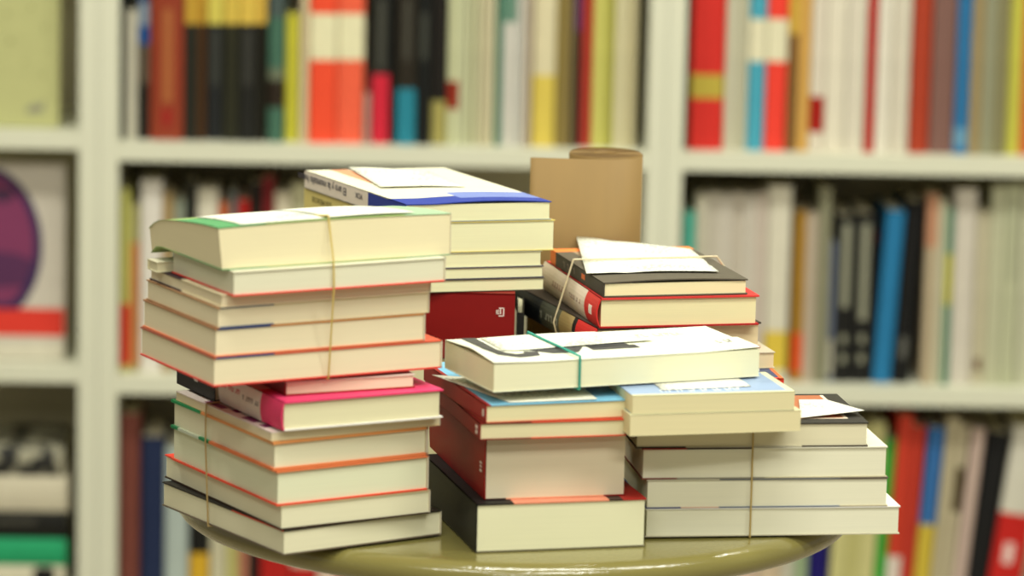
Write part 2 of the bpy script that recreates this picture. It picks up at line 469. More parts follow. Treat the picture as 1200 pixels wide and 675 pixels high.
def b6w(x, y, zz, w, d, t):
    v = y / d; u = x / w
    zz -= .0085 * max(0, (v - .87) / .13) ** 1.6
    zz -= (.015 * max(0, v) ** 1.5) * max(0, zz / t) ** 1.5 + (.004 * max(0, (v - .7) / .3) ** 2) * (zz > t * .6)
    zz += .0016 * math.sin(math.pi * u) * (zz / t)
    x += .004 * (1 - zz / t) * (1 - u)
    return (x, y, zz)
B6 = B_('thickest top book of the upper left bundle, green cover, bowed page block', (255, 319), (528, 307), .0385, .150, xl=171, dY=-.006, top=lambda x, y: (85, 150, 95) if x < .2 and y < .6 else ((160, 188, 150) if x > .8 else (148, 172, 105)), xcut=(.2, .8), ycut=(.6,), cov=.0008, over=.0006, warp=b6w, page=(232, 221, 180))
slip('left paper slip on the thick green-covered book, left of the rubber band', B6, [(.11, .66), (.10, .015), (.455, .015), (.50, .92)], off=.0005)
slip('right paper slip on the thick green-covered book, right of the rubber band', B6, [(.49, .96), (.47, .015), (.85, .03), (.84, .86)], rise=lambda u, v: .0005 * math.sin(v * 3), off=.0011)
bandB = band('yellowish rubber band running down the front of the upper left bundle', tB, B6, B6.w * .462, B6.d * .02, 'y', (205, 180, 95), pad=.0022, tilt=.04)
bandA = band('beige rubber band round the lower left bundle, crossing its shaded left side', tA, A1, 0, A1.d * .60, 'x', (180, 155, 100))

# ---- stack C : centre front ----------------------------------------------------------------------
GC = 'books of the centre front stack'
DR = (142, 16, 14)
C1 = book('book', 'thick black-covered book at the bottom of the centre stack', (557, 648), (756, 640), .0004, .20, .0425, yaw=14.5, spine='left',
          top=lambda x, y: (25, 25, 24) if (x < .22 or y > .9) else ((222, 140, 110) if x < .78 and y < .12 else ((58, 40, 34) if x < .86 and y < .1 else (170, 45, 38))), bot=(120, 114, 88), spn=(15, 15, 14), xcut=(.22, .78, .86), ycut=(.12, .1), cov=.0012, page=(226, 224, 186), group=GC)
C2 = book('book', 'very thick dark red book in the middle of the centre stack', (568, 586), (732, 582), .0432, .215, .0555, yaw=14, spine='left', top=DR, spn=DR, page=(218, 207, 176), cov=.0010, over=.0008, bulge=.001, group=GC,
          bot=segs((.15, (60, 30, 26)), (.85, (232, 160, 125)), (1, DR)), xcut=(.15, .85))
marks(C2, 'white_mark', [(.045, .075, .40, .44), (.045, .075, .47, .50), (.045, .075, .53, .56)], (225, 215, 205), 'left')
C3 = book('book', 'thin red-spined book lying on the very thick dark red book', (562, 516), (734, 511), .0995, .205, .0145, yaw=14.5, spine='left', top=lambda x, y: (205, 70, 45) if x > .35 else (120, 30, 25), xcut=(.35,), spn=(128, 26, 24), page=(218, 208, 165), cov=.0009, group=GC)
marks(C3, 'white_mark', [(.04, .07, .25, .45), (.04, .07, .55, .75)], (225, 215, 205), 'left')
C4 = book('book', 'light blue book with red spine topping the centre stack', (569, 496), (738, 491), .1143, .190, .0155, yaw=17.5, spine='left', top=lambda x, y: (150, 30, 28) if x < .035 else (120, 180, 208), xcut=(.035,), bot=(206, 120, 88), spn=(150, 28, 26), page=(222, 214, 168), cov=.0009, group=GC)
marks(C4, 'white_mark', [(.03, .05, .3, .7)], (225, 215, 205), 'left')
slip('cream paper slip on the light blue book, under the white paperback', C4, [(506, 440), (597, 472.5), (700, 469), (680, 453)], rise=lambda u, v: .0005 * v, col=(236, 233, 212))
# ---- stack E : right front -------------------------------------------------------------------------
GE = 'books of the right front bundle'
z = .0021; tE = []
def E_(lbl, A, B, t, depth=.155, dY=0, yaw=8.5, **kw):
    global z
    kw['yaw'] = yaw; kw['Y'] = -.189 + dY
    k = book('book', lbl, A, B, z, depth, t, group=GE, **kw); z += t + .0003; tE.append(k); return k
bump = lambda x, y, z, w, d, t: (x, y, z + .0014 * math.sin(math.pi * x / w) * (z / t))
E1 = E_('lowest book of the right bundle, jutting past the table edge', (756, 631), (1054, 628.5), .0250, depth=.15, top=(228, 226, 215), bot=(190, 184, 158), warp=None, page=(226, 224, 198), cov=.0009)
E2 = E_('second lowest book of the right bundle, thin blue-grey cover edge', (757, 598), (1040, 597), .0256, top=segs((.3, (190, 185, 160)), (.8, (110, 112, 112)), (1, (90, 80, 70))), xcut=(.3, .8), bot=segs((.12, (90, 95, 125)), (.3, (215, 185, 165)), (.82, (120, 128, 140)), (1, (190, 180, 150))), page=(226, 223, 196), cov=.0010)
E3 = E_('third book of the right bundle, cream block with light cover top', (752, 564), (1039, 561), .0272, depth=.17, top=lambda x, y: (150, 50, 40) if x < .18 and y < .05 else ((62, 50, 38) if x < .45 and y < .05 else (215, 212, 190)), xcut=(.18, .45), ycut=(.05,), bot=segs((.12, (120, 60, 50)), (.5, (150, 145, 125)), (1, (190, 182, 150))), page=(226, 223, 196), cov=.0010)
E4 = E_('black-bordered picture-covered book topping the banded right bundle', (745, 526), (1017, 524), .0212, depth=.125,
        top=lambda x, y: (52, 50, 44) if (x > .93 or y < .14 or y > .95 or x < .05) else ((222, 205, 180) if (x > .915 or y < .17) else (170, 105, 70)), xcut=(.05, .915, .93), ycut=(.14, .17, .95), bot=segs((.2, (60, 52, 44)), (.75, (190, 184, 160)), (1, (70, 62, 52))), page=(220, 213, 180), cov=.0010)
marks(E4, 'cover_picture', [(.74, .80, .2, .34), (.84, .89, .22, .3), (.70, .72, .5, .7)], (206, 92, 60))
zE = z + .0010
E5 = book('book', 'cream coverless-looking paperback under the blue-grey covered one, right stack', (738, 513), (938, 505.5), zE, .095, .0182, yaw=14.5, Y=-.245, top=(214, 206, 165), page=(222, 211, 165), cov=.0006, over=.0002, group='pair of paperbacks on the right bundle')
E6 = book('book', 'paperback with blue-grey and white cover, on top of the right stack', (741, 487), (931, 483), zE + .0185, .086, .0165, yaw=14, Y=-.243, top=lambda x, y: (206, 204, 165) if y < .06 or x > .96 else (140, 160, 186), ycut=(.06,), xcut=(.96,), page=(220, 210, 164), cov=.0006, over=.0002, group='pair of paperbacks on the right bundle')
marks(E6, 'white_title_panel', scribble(.20, .70, .14, .24, 20, 5), (228, 232, 228))
slip('pale slip on the blue-grey covered paperback, below the white book', E6, [(762, 447), (776, 458), (880, 453.5), (862, 442)], col=(222, 222, 206), off=.0006)
slip('pointed white slip on the black-bordered book at the right', E4, [(936, 470), (938, 491.5), (1013, 488), (968, 470)], rise=lambda u, v: .0008 + .004 * v * u, col=(226, 224, 206))
bandE = band('brownish rubber band down the front of the right bundle', tE, E4, E4.w * .50, .01, 'y', (178, 152, 88))
# ---- C5 : the white paperback bridging the centre and right stacks -----------------------------------
z5_ = max(.1143 + .0155, zE + .0185 + .0165) + .0018
def c5l(u, v): return .0000 + .0045 * math.exp(-((u - .0) / .10) ** 2) * (1 - abs(v - .45) * 1.6) * (abs(v - .45) < .6) + .002 * max(0, u - .8) / .2 * (v < .5)
C5 = book('book', 'white paperback with black lettering and teal band bridging two stacks', (578, 460), (890, 441), z5_, .112, .0245, top=(226, 227, 204), page=(232, 229, 192), cov=.0006, over=.0006, lift=lambda u, v: max(0, c5l(u, v)), group=None)
mb = MB(); ink = mat((72, 72, 70)); zt = C5.t + .0003
def c5p(u, v, dz=0): return (u * C5.w, v * C5.d, zt + dz + max(0, c5l(u, v)))
def stroke(pts, wd):
    # ribbon of ink laid on the cover
    for (a, b) in zip(pts[:-1], pts[1:]):
        A_v = Vector((a[0] * C5.w, a[1] * C5.d)); B_v = Vector((b[0] * C5.w, b[1] * C5.d)); n = (B_v - A_v).normalized(); n = Vector((-n.y, n.x)) * wd / 2; e = (B_v - A_v).normalized() * wd * .25
        q = [A_v - n - e, B_v - n + e, B_v + n + e, A_v + n - e]
        base = len(mb.v)
        for p_ in q: mb.v.append(c5p(p_.x / C5.w, p_.y / C5.d))
        for p_ in q: mb.v.append(c5p(p_.x / C5.w, p_.y / C5.d, .0003))
        mb.f += [(base+4, base+5, base+6, base+7), (base, base+1, base+5, base+4), (base+1, base+2, base+6, base+5), (base+2, base+3, base+7, base+6), (base+3, base, base+4, base+7)]
        mb.mi += [mb.m(ink)] * 5
stroke([(.085, .97), (.075, .70), (.065, .45), (.085, .28), (.13, .22), (.19, .26), (.20, .34)], .0125)
stroke([(.245, .44), (.285, .33), (.345, .33), (.375, .44)], .016)
stroke([(.27, .42), (.36, .42)], .014)
stroke([(.44, .36), (.59, .36)], .013)
stroke([(.44, .44), (.57, .46)], .012)
mb.build('cover_lettering', C5.root)
marks(C5, 'publisher_mark', scribble(.90, .96, .26, .36, 4, 9), (120, 120, 110))
marks(C5, 'subtitle_lettering', scribble(.68, .86, .70, .80, 8, 12), (190, 188, 170))
slip('long paper slip under the teal band on the white paperback', C5, [(.126, .97), (.105, .40), (.70, .50), (.56, .98)], rise=lambda u, v: .0008 * math.sin(v * 3) + .0016 * u * max(0, v - .6), off=.0007)
bandC5 = band('teal rubber band round the white paperback', [C5], C5, C5.w * .315, .01, 'y', (40, 150, 130), r=.0011, pad=.0014)

# ---- stack F : behind left, light page blocks and blue-ended top book -----------------------------------
def zfor(px, py, y): return ony(px, py, y).z - TZ
YF = .066
zF5 = zfor(638, 340, YF + .036)
GF = 'books of the rear left stack'
pF = (234, 231, 186)
def fl(kd): return lambda x, y, z_, w, d, t: (x - .16 * y, y, z_ - kd * (max(0, x / w - .25)) * (y / d) ** 1.3)
F6t = .062
F6 = book('book', 'big dark red book, spine outward with white emblem, under the rear stack', (470, 396), (602, 399), zF5 - F6t - .0004, .17, F6t, spine='front', yaw=1, Y=YF + .012, top=DR, spn=(128, 16, 15), cov=.0015, group=GF)
# emblem on the spine
def emb(px, py): 
    q = ony(px, py, F6.o.y); return ((q.x - F6.o.x) / F6.w, (q.z - F6.o.z) / F6.t)
ex, ez = emb(586, 366); hx, hz = .0042 / F6.w, .0042 / F6.t; th = .16
L_ = []
def er(a, b, c, d): L_.append((ex + a * hx, ex + b * hx, ez + c * hz, ez + d * hz))
er(-.9, -.9 + th * 2, -.5, .5); er(-.9, -.2, .5 - th * 1.4, .5); er(-.9, -.2, -.5, -.5 + th * 1.4); er(-.9, -.2, -.1, .1)
er(.65, .95, -1, 1); er(-.3, .95, .75, 1.0); er(-.3, .95, -1.0, -.75); er(-.05, .25, -.45, .75); 
marks(F6, 'white_emblem', L_, (225, 205, 195), 'front')
F6.root.name = 'book'
hh = (zF5 - F6t - .0008) / 2
sh_=None
def solid(lbl, x0, y0, z0, w, d, t, yaw=0.0, **kw):
    p = Vector((x0, y0, TZ + z0)); a = px_of(p)
    return book('book', lbl, a, None, z0, d, t, w=w, yaw=math.degrees(yaw), **kw)
solid('grey-brown book at the foot of the rear stack, behind the centre stack', -.10, YF + .014, .0004, .095, .16, hh - .0006, .01, top=(120, 105, 85), group=GF)
solid('cream book above the foot of the rear stack, behind the centre stack', -.10, YF + .014, hh + .0002, .095, .16, hh - .0006, -.01, top=(190, 180, 150), group=GF)
z = zF5
def F_(lbl, xr, xf, t, xl=None, **kw):
    global z
    zz0 = z
    k = book('book', lbl, (xf, 0), (xr, 0), zz0, .19, t, yaw=kw.pop('yaw', 16), Y=YF, xl=xl, group=GF, page=pF, **kw); z += t + .0003; return k
F5 = F_('lowest of the pale paperbacks on the big dark red book', 638, 474, .0118, top=(90, 85, 78), bot=(85, 75, 60), cov=.0007)
F4 = F_('second pale paperback above the big dark red book', 637, 475, .0108, top=(88, 82, 92), cov=.0007)
F3 = F_('third pale paperback above the big dark red book, slightly shorter', 635, 474, .0140, top=(200, 200, 175), cov=.0006)
F2 = F_('thick yellow-spined paperback second from the top of the rear stack', 650, 476, .0285, xl=409, yaw=16, warp=sh(-.2), spine='left', top=(214, 196, 110), spn=(212, 196, 120), cov=.0007)
lettering(F2, 'LOS MEDICOS', .0070, .72, .80, 'left', True, (110, 100, 55))
f1l = lambda u, v: .0022 * math.sin(math.pi * min(1, max(0, (u - .2) / .8))) * (1 - v) 
F1 = F_('white and blue spined paperback on top of the rear stack', 646, 475, .0172, xl=409, yaw=16, warp=sh(-.2), spine='left',
        top=lambda x, y: (48, 66, 150) if y < .16 and x < .45 or y < .10 else ((120, 135, 190) if y < .26 and x > .45 else ((214, 150, 112) if .18 < x < .3 and y > .6 else (222, 218, 190))),
        xcut=(.18, .3, .45), ycut=(.10, .16, .26, .6), spn=lambda y, zf: (42, 58, 140) if y < .36 else (226, 214, 196), scut=(.36,), bot=(168, 172, 160), cov=.0009, over=.0014, lift=f1l)
lettering(F1, 'El aro y la montaña hueca', .0105, .57, .78, 'left', True, (70, 68, 80))
lettering(F1, 'VOX', .0075, .41, .75, 'left', True, (70, 68, 80))
slip('paper slip on the white and blue spined paperback', F1, [(408, 198), (446, 221), (545, 221.5), (505, 203)], rise=lambda u, v: .0008 + .001 * math.sin(v * 4), off=.0007)
root = empty('book', (-.0015, .10, TZ + .0004)); tag(root, 'narrow black book standing between the big dark red book and the rear right stack', 'book')
mb = MB(); hb_, wb_ = zF5 - .022, .0070
mb.box([0, wb_], [0, .001], [0, hb_], mat((26, 26, 25))); mb.box([0, .001], [.001, .105], [0, hb_], mat((26, 26, 25))); mb.box([wb_ - .001, wb_], [.001, .105], [0, hb_], mat((26, 26, 25))); mb.build('cover', root)
mb = MB(); mb.box([.001, wb_ - .001], [.001, .103], [.002, hb_ - .002], mat(PAGE, 'pages')); mb.build('page_block', root)
# ---- stack D : behind right ------------------------------------------------------------------------------
YD = -.005
GD = 'books of the rear right stack'
zD2 = zfor(703, 385, YD)
def Dq(px, py, y=YD): 
    q = ony(px, py, y); return q
D3t, D2t, D1t = .0240, .0275, .0135
xa = Dq(703, 385).x; xb = Dq(889, 383).x
yawD = math.radians(14)
zD2 = zfor(703, 385, YD)
D3 = book('book', 'dark spined book with yellow and red spine end, below the white-spined one', (699, 0), (891, 0), zD2 - D3t - .0003, .2, D3t, yaw=19, Y=YD, xl=605, spine='left',
     top=(70, 62, 55), bot=(170, 40, 38), spn=lambda y, zf: (205, 45, 42) if y < .22 else ((28, 28, 26) if y < .26 else ((168, 146, 96) if y < .42 else ((96, 98, 82) if y < .66 else (62, 66, 68)))), scut=(.22, .26, .42, .66),
     page=(222, 205, 165), cov=.0016, over=.002, bulge=.0035, group=GD)
marks(D3, 'title_lettering', scribble(.44, .70, .35, .62, 8, 21), (150, 150, 130), 'left')
D2 = book('book', 'thick white-spined hardback with red spine foot in the rear right stack', (703, 0), (889, 0), zD2, .2, D2t, yaw=14, Y=YD, xl=638, spine='left', top=(214, 62, 58), bot=(176, 34, 36),
     spn=lambda y, zf: (206, 50, 46) if y < .21 else (222, 206, 184), scut=(.21,), cov=.0014, over=.0025, bulge=.004, page=(236, 226, 176), group=GD)
marks(D2, 'white_label', [(.08, .13, .36, .66)], (235, 225, 205), 'left')
marks(D2, 'author_lettering', scribble(.28, .48, .46, .60, 8, 22), (150, 130, 115), 'left')
marks(D2, 'title_lettering', scribble(.56, .84, .42, .62, 7, 23), (170, 140, 120), 'left')
D1 = book('book', 'dark grey covered book with orange back strip, topping the rear right stack', (707, 0), (876, 0), zD2 + D2t + .0004, .2, D1t, yaw=14.5, Y=YD + .004, xl=645, spine='left',
     top=lambda x, y: (226, 128, 62) if y > .90 else ((92, 86, 72) if y < .3 or x < .12 or x > .8 else (150, 132, 106)), spn=lambda y, zf: (222, 120, 58) if y > .90 else (68, 64, 56), scut=(.9,), ycut=(.3, .9), xcut=(.12, .8), cov=.0012, over=.0016,
     page=(238, 228, 180), lift=lambda u, v: .0024 * math.sin(math.pi * min(1, u * .9 + .02)) * (1 - v), group=GD)
marks(D1, 'spine_title', scribble(.46, .8, .3, .7, 9, 31), (120, 110, 95), 'left')
marks(D1, 'orange_mark', [(.34, .40, .35, .7)], (214, 110, 60), 'left')
slip('wide creased receipt on the dark grey covered book, rear right stack', D1, [(675, 282.5), (687, 323), (842, 322), (809, 294)], rise=lambda u, v: .0010 + .0030 * (1 - u) * (1 - v), crease=lambda u, v: -.0014 * math.exp(-((u - .66) / .05) ** 2) - .0014 * math.exp(-((v - .34) / .05) ** 2), off=.0008)
bandD = band('cream rubber band slanting across the white spine of the rear right stack', [D1, D2, D3], D1, 0, D1.d * .54, 'x', (216, 200, 160), r=.0009, pad=.0030)
# lower rear right books
zD5t = zfor(918, 441, YD + .002) if False else zfor(918, 442, -.004)
D5t = .0165
YD5 = YD
zD5t = zfor(918, 443, -.014)
D5 = book('book', 'navy book with orange and red cover edge peeking out at the rear right', (745, 0), (918, 0), zD5t - D5t, .165, D5t, yaw=9, Y=-.038, spine='front', top=lambda x, y: (228, 110, 60) if x > .975 else ((215, 60, 50) if (y < .04 and x > .9) else (66, 76, 104)), spn=lambda x, zf: (215, 58, 50) if x > .955 else (58, 68, 98), xcut=(.9, .955, .975), ycut=(.04,), cov=.0016, over=.001, bot=(205, 60, 50), group=GD)
marks(D5, 'white_lettering', scribble(.80, .93, .10, .16, 6, 41) + scribble(.78, .93, .22, .27, 7, 42), (220, 220, 215))
zz = zD2 - D3t - .0006
hD = zz - zD5t
if hD > .004:
    solid('tan paged book between the navy book and the dark spined one, rear right', D5.o.x + .003, YD + .004, zD5t + .0003, .13, .155, hD - .0006, yawD, top=(196, 186, 160), page=(222, 205, 165), group=GD)
hb = zD5t - D5t - .0008
solid('cream book at the foot of the rear right stack', D5.o.x, YD + .002, .0004, .13, .155, hb / 2 - .0004, yawD, top=(200, 190, 160), group=GD)
solid('grey book second from the foot of the rear right stack', D5.o.x + .002, YD + .003, hb / 2 + .0004, .13, .155, hb / 2 - .0004, yawD + .02, top=(150, 145, 130), group=GD)

# ---- kraft paper roll standing on the table ------------------------------------------------------------------
yr = .262; ctr = ony(709.5, 181, yr); R = .0352
htop = ony(709.5, 179, yr).z - TZ
root = empty('kraft_paper_roll', (ctr.x, yr, TZ)); tag(root, 'brown kraft paper roll standing on end behind the stacks, sheet end unrolled leftwards', 'paper roll')
mb = MB(); mt = mat((130, 102, 50), 'kraft')
th_ = .0008
# outer wound layers as a spiral wall
n = 180; ring = []
for i in range(n + 1):
    a = math.radians(-90) + 2 * math.pi * i / n
    ring.append((a, R + .0008 * i / n))
prof = [(.011, .0004), (R - .0004, .0004), (R, .0012), (R, htop - .001), (R - .0006, htop), (.012, htop), (.011, htop - .002), (.011, .0004)]
mb.lathe(prof, mt, 120)
mb.build('wound_roll', root, smooth=False)
for p_ in root.children[0].data.polygons: p_.use_smooth = abs(p_.normal.z) < .5
mb = MB()
for k_ in range(12):
    rr = .0125 + k_ * .0019
    mb.lathe([(rr, htop - .0004), (rr, htop + .0004), (rr + .0006, htop + .0004), (rr + .0006, htop - .0004)], mat((120, 94, 52), 'kraft'), 96)
mb.build('layer_edges', root)
# loose sheet: wraps the front quarter then leaves towards the left
path = []
for i in range(25):
    a = math.radians(20 - 110 * i / 24)
    path.append((math.cos(a) * (R + .0009), math.sin(a) * (R + .0009)))
xl = ony(619, 300, yr - R).x - ctr.x
for i in range(1, 13):
    u = i / 12; path.append((path[24][0] * (1 - u) + xl * u, -(R + .0009) + .004 * u * u))
mb = MB(); hs = htop - .0015
for x_, y_ in path:
    mb.v += [(x_, y_, .001), (x_, y_, hs)]
for i in range(len(path) - 1): mb.f.append((2*i, 2*i+2, 2*i+3, 2*i+1)); mb.mi.append(mb.m(mt))
o = mb.build('loose_sheet', root, smooth=True)
sol = o.modifiers.new('thick', 'SOLIDIFY'); sol.thickness = .0004; sol.offset = 0

# ---- table ---------------------------------------------------------------------------------------------------
root = empty('round_table', (0, .018, 0)); tag(root, 'round olive green enamelled table carrying the stacks of books', 'table')
RT = .3115; rr = .0125
prof = [(0.0001, TZ)]
prof += [(RT * q, TZ) for q in (.3, .6, .85)]
cr = RT - rr
for i in range(0, 13):
    a = math.radians(90 - 180 * i / 12); prof.append((cr + rr * math.cos(a), TZ - rr + rr * math.sin(a)))
prof += [(cr - .02, TZ - 2 * rr), (cr - .022, TZ - .012), (.06, TZ - .012), (.0001, TZ - .012)]
mb = MB(); mb.lathe(prof[::-1], mat((132, 124, 68), 'enamel'), 160); mb.build('table_top', root, smooth=True)
mb = MB(); mb.lathe([(.0001, TZ - .013), (.07, TZ - .013), (.07, TZ - .02), (.03, TZ - .03), (.028, .07), (.0001, .07)][::-1], mat((110, 108, 62), 'enamel'), 48); mb.build('pedestal', root, smooth=True)
mb = MB(); mb.lathe([(.0001, .071), (.03, .071), (.06, .05), (.18, .022), (.205, .012), (.205, .0), (.0001, .0)][::-1], mat((110, 108, 62), 'enamel'), 64); mb.build('foot', root, smooth=True)

# ------------------------------------------------------------------ shelving and its books
PSI = math.radians(2.0)
SO = CAM + ray(600, 337.5) * 5.62
SX = Vector((math.cos(PSI), math.sin(PSI), 0)); SN = Vector((-math.sin(PSI), math.cos(PSI), 0))
def SP(px, py, d=0.0):
    """pixel -> (s along the shelf front, z) on the plane d behind the shelf front"""
    r = ray(px, py); o = SO + SN * d
    t = (o - CAM).dot(SN) / r.dot(SN); p = CAM + r * t
    return ((p - SO).dot(SX), p.z)
def SW(s, d, z): 
    p = SO + SX * s + SN * d; return Vector((p.x, p.y, z))
BT = .0255; D_SH = .27; REC = .035
zU = SP(620, 197)[1] + BT; zL = SP(170, 462)[1] + BT     # board top heights
pitch = zU - zL
zB = zL - pitch
white = mat((214, 214, 190), 'paint')
wd = .80
sM0 = SP(115, 300)[0]; sM1 = SP(777, 250)[0]
def bookcase(label, s0, s1, zoff, ptl, ptr):
    root = empty('bookcase', SW(s0, 0, 0), PSI); tag(root, label, 'bookcase', 'white bookcases along the back wall')
    W = s1 - s0; H = 2.05
    def bx(name, x0, x1, y0, y1, z0, z1, m_=white):
        mb = MB(); mb.box([x0, x1], [y0, y1], [z0, z1], m_); return mb.build(name, root)
    bx('side_panel', .0004, ptl, 0, D_SH, 0, H); bx('side_panel', W - ptr, W - .0004, 0, D_SH, 0, H)
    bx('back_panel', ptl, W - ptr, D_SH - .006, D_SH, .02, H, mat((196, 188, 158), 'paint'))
    bx('plinth', ptl, W - ptr, .02, .035, 0, max(.03, zB - BT + zoff - .001))
    zb = zB + zoff
    while zb < H - .12:
        bx('shelf_board', ptl, W - ptr, .001, D_SH - .007, zb - BT, zb); zb += pitch
    bx('top_board', ptl, W - ptr, 0, D_SH - .007, H - BT, H)
    return root
pt = (SP(138, 300)[0] - SP(92, 300)[0]) / 2
pr_ = (SP(799, 250)[0] - SP(757, 250)[0]) / 2
zoffL = SP(50, 175)[1] + BT - zU
bookcase('middle white bookcase, between the two white uprights behind the table', sM0, sM1, 0, pt, pr_)
bookcase('left white bookcase, cut off by the left edge of the photo', sM0 - (sM1 - sM0), sM0, zoffL, pt, pt)
bookcase('right white bookcase, behind the right side of the table', sM1, sM1 + (sM1 - sM0), 0, pr_, pr_)

MAT0 = mat
SHELF_LABELS = set(); LAST = {}
def shelf_book(desc, where, group, z0, x0, x1, yref, ytop, col, bands=(), xt=None, dep=.15, d=REC, height=None, page=(214, 205, 172), prev=None, bottomcol=None, fmarks=(), smin=None, smax=None):
    """spine-out book; x0, x1 = spine edges (pixels) at row yref; ytop pixel row of its top (or height in metres)"""
    s0, zr = SP(x0, yref, d); s1, _z = SP(x1, yref, d)
    w = s1 - s0 - .0010
    if height is None: ztop = SP((x0 + x1) / 2, ytop, d)[1]
    else: ztop = z0 + height
    if smin is not None and s0 < smin: s0 = smin; w = s1 - s0 - .0010
    if smax is not None and s1 > smax: s1 = smax; w = s1 - s0 - .0010
    lean = 0.0
    if xt is not None:
        st, zt_ = SP(xt, ytop, d); lean = math.atan((st - s0) / (zt_ - zr))
        lean = max(lean, LAST.get('lean', 0))
    LAST['lean'] = lean
    sb = s0 - math.tan(lean) * (zr - z0)
    if xt is not None and LAST.get('end') is not None: sb = max(sb, LAST['end'] + .0004)
    H = (ztop - z0) / math.cos(lean)
    # lean about the lower right corner for a book leaning right
    W = w * math.cos(lean) if abs(lean) > .01 else w
    lift = W * math.sin(lean) if lean > 0 else 0
    LAST['end'] = sb + .0005 + W / math.cos(lean)
    root = empty('book', SW(sb + .0005, d, z0 + .0003 + lift), PSI)
    root.rotation_euler = Matrix.Rotation(PSI, 3, 'Z').to_4x4().to_euler()
    R3 = Matrix.Rotation(PSI, 3, 'Z') @ Matrix.Rotation(lean, 3, 'Y')
    root.rotation_euler = R3.to_euler()
    cuts = [0, H]; bl_ = []
    for (ya, yb, c) in bands:
        za = (SP(x0, ya, d)[1] - z0) / math.cos(lean); zb_ = (SP(x0, yb, d)[1] - z0) / math.cos(lean)
        za, zb_ = max(0, min(H, za)), max(0, min(H, zb_)); cuts += [za, zb_]; bl_.append((min(za, zb_), max(za, zb_), c))
    c = .0016
    mk = []
    for (u0, u1, ya, yb, cc) in fmarks:
        za = (SP(x0, ya, d)[1] - z0); zb_ = (SP(x0, yb, d)[1] - z0); mk.append((u0 * W, u1 * W, max(.002, min(za, zb_)), min(H - .002, max(za, zb_)), cc))
    def mat(c_, *a): return MAT0(c_, *a, k=.84 if min(c_) < 150 else .96)
    def paint(f, x, y, zz):
        if y < .02:
            for a, b, cc in bl_:
                if a <= zz <= b: return mat(cc)
        return mat(col)
    def rnd(x, y, zz):
        u = x / W
        if y < .0001: y -= .0025 * (1 - (2 * u - 1) ** 2)
        return (x, y, zz)
    mb = MB()
    zs = cuts
    mb.box(lins(0, W, 6), [0, c], zs, paint, rnd)
    mb.box([0, c], [c, .019, dep], zs, lambda f, x, y, zz: paint(f, x, y if y < .019 else 1, zz))
    mb.box([W - c, W], [c, .019, dep], zs, lambda f, x, y, zz: paint(f, x, y if y < .019 else 1, zz))
    mb.build('cover', root)
    pb = MB(); pb.box([c, W - c], [c, dep - .003], [.003, H - .003], MAT0(page, 'pages')); pb.build('page_block', root)
    if mk:
        t_ = MB()
        for a, b, za, zb_, cc in mk:
            if zb_ > za: t_.box(lins(a, b, 3), [-.0029, -.0002], [za, zb_], mat(cc), lambda x, y, zz: (x, y + (.0025 if y < -.002 else 0) * ((2 * x / W - 1) ** 2), zz))
        t_.build('spine_label', root)
    lab = '%s book, %s' % (desc, where)
    if prev:
        l2 = lab + ', right of the %s one' % prev
        if len(l2.split()) > 16: l2 = lab + ', right of %s one' % prev
        if len(l2.split()) > 16: l2 = lab + ', beside %s one' % prev
        lab = l2
    if lab in SHELF_LABELS: print('DUP LABEL', lab)
    SHELF_LABELS.add(lab)
    if len(lab.split()) > 16: print('LONG', len(lab.split()), lab)
    tag(root, lab, 'book', group)
    return root
def row(where, group, z0, items, d=REC, yref=None):
    prev = None; LAST.clear()
    sm = dict(smin=(sM0 + pt if 'middle bookcase' in where else sM1 + pr_) + .002)
    if 'middle bookcase' in where: sm['smax'] = sM1 - pr_ - .002
    rnd = random.Random(len(items) * 3)
    for it in items:
        desc, x0, x1, ytop, col = it[:5]; kw = dict(it[5]) if len(it) > 5 else {}
        yr_ = kw.pop('yref', yref)
        dd = d + rnd.uniform(-.004, .006)
        shelf_book(desc, where, group, z0, x0, x1, yr_, ytop, col, prev=prev, d=dd, dep=rnd.uniform(.13, .17), **sm, **kw)
        prev = desc
T = None
def b(*q): return {'bands': q}
def bm(bands, marks_, **k): return dict(bands=bands, fmarks=marks_, **k)
YT = lambda h: None
def tall(items, hs):
    out = []
    for i, it in enumerate(items):
        kw = dict(it[5]) if len(it) > 5 else {}
        if it[3] is None: kw['height'] = hs[i % len(hs)]
        out.append((it[0], it[1], it[2], it[3] if it[3] is not None else 0, it[4], kw))
    return out
Yb = (222, 204, 94)
W1 = (205, 200, 166)
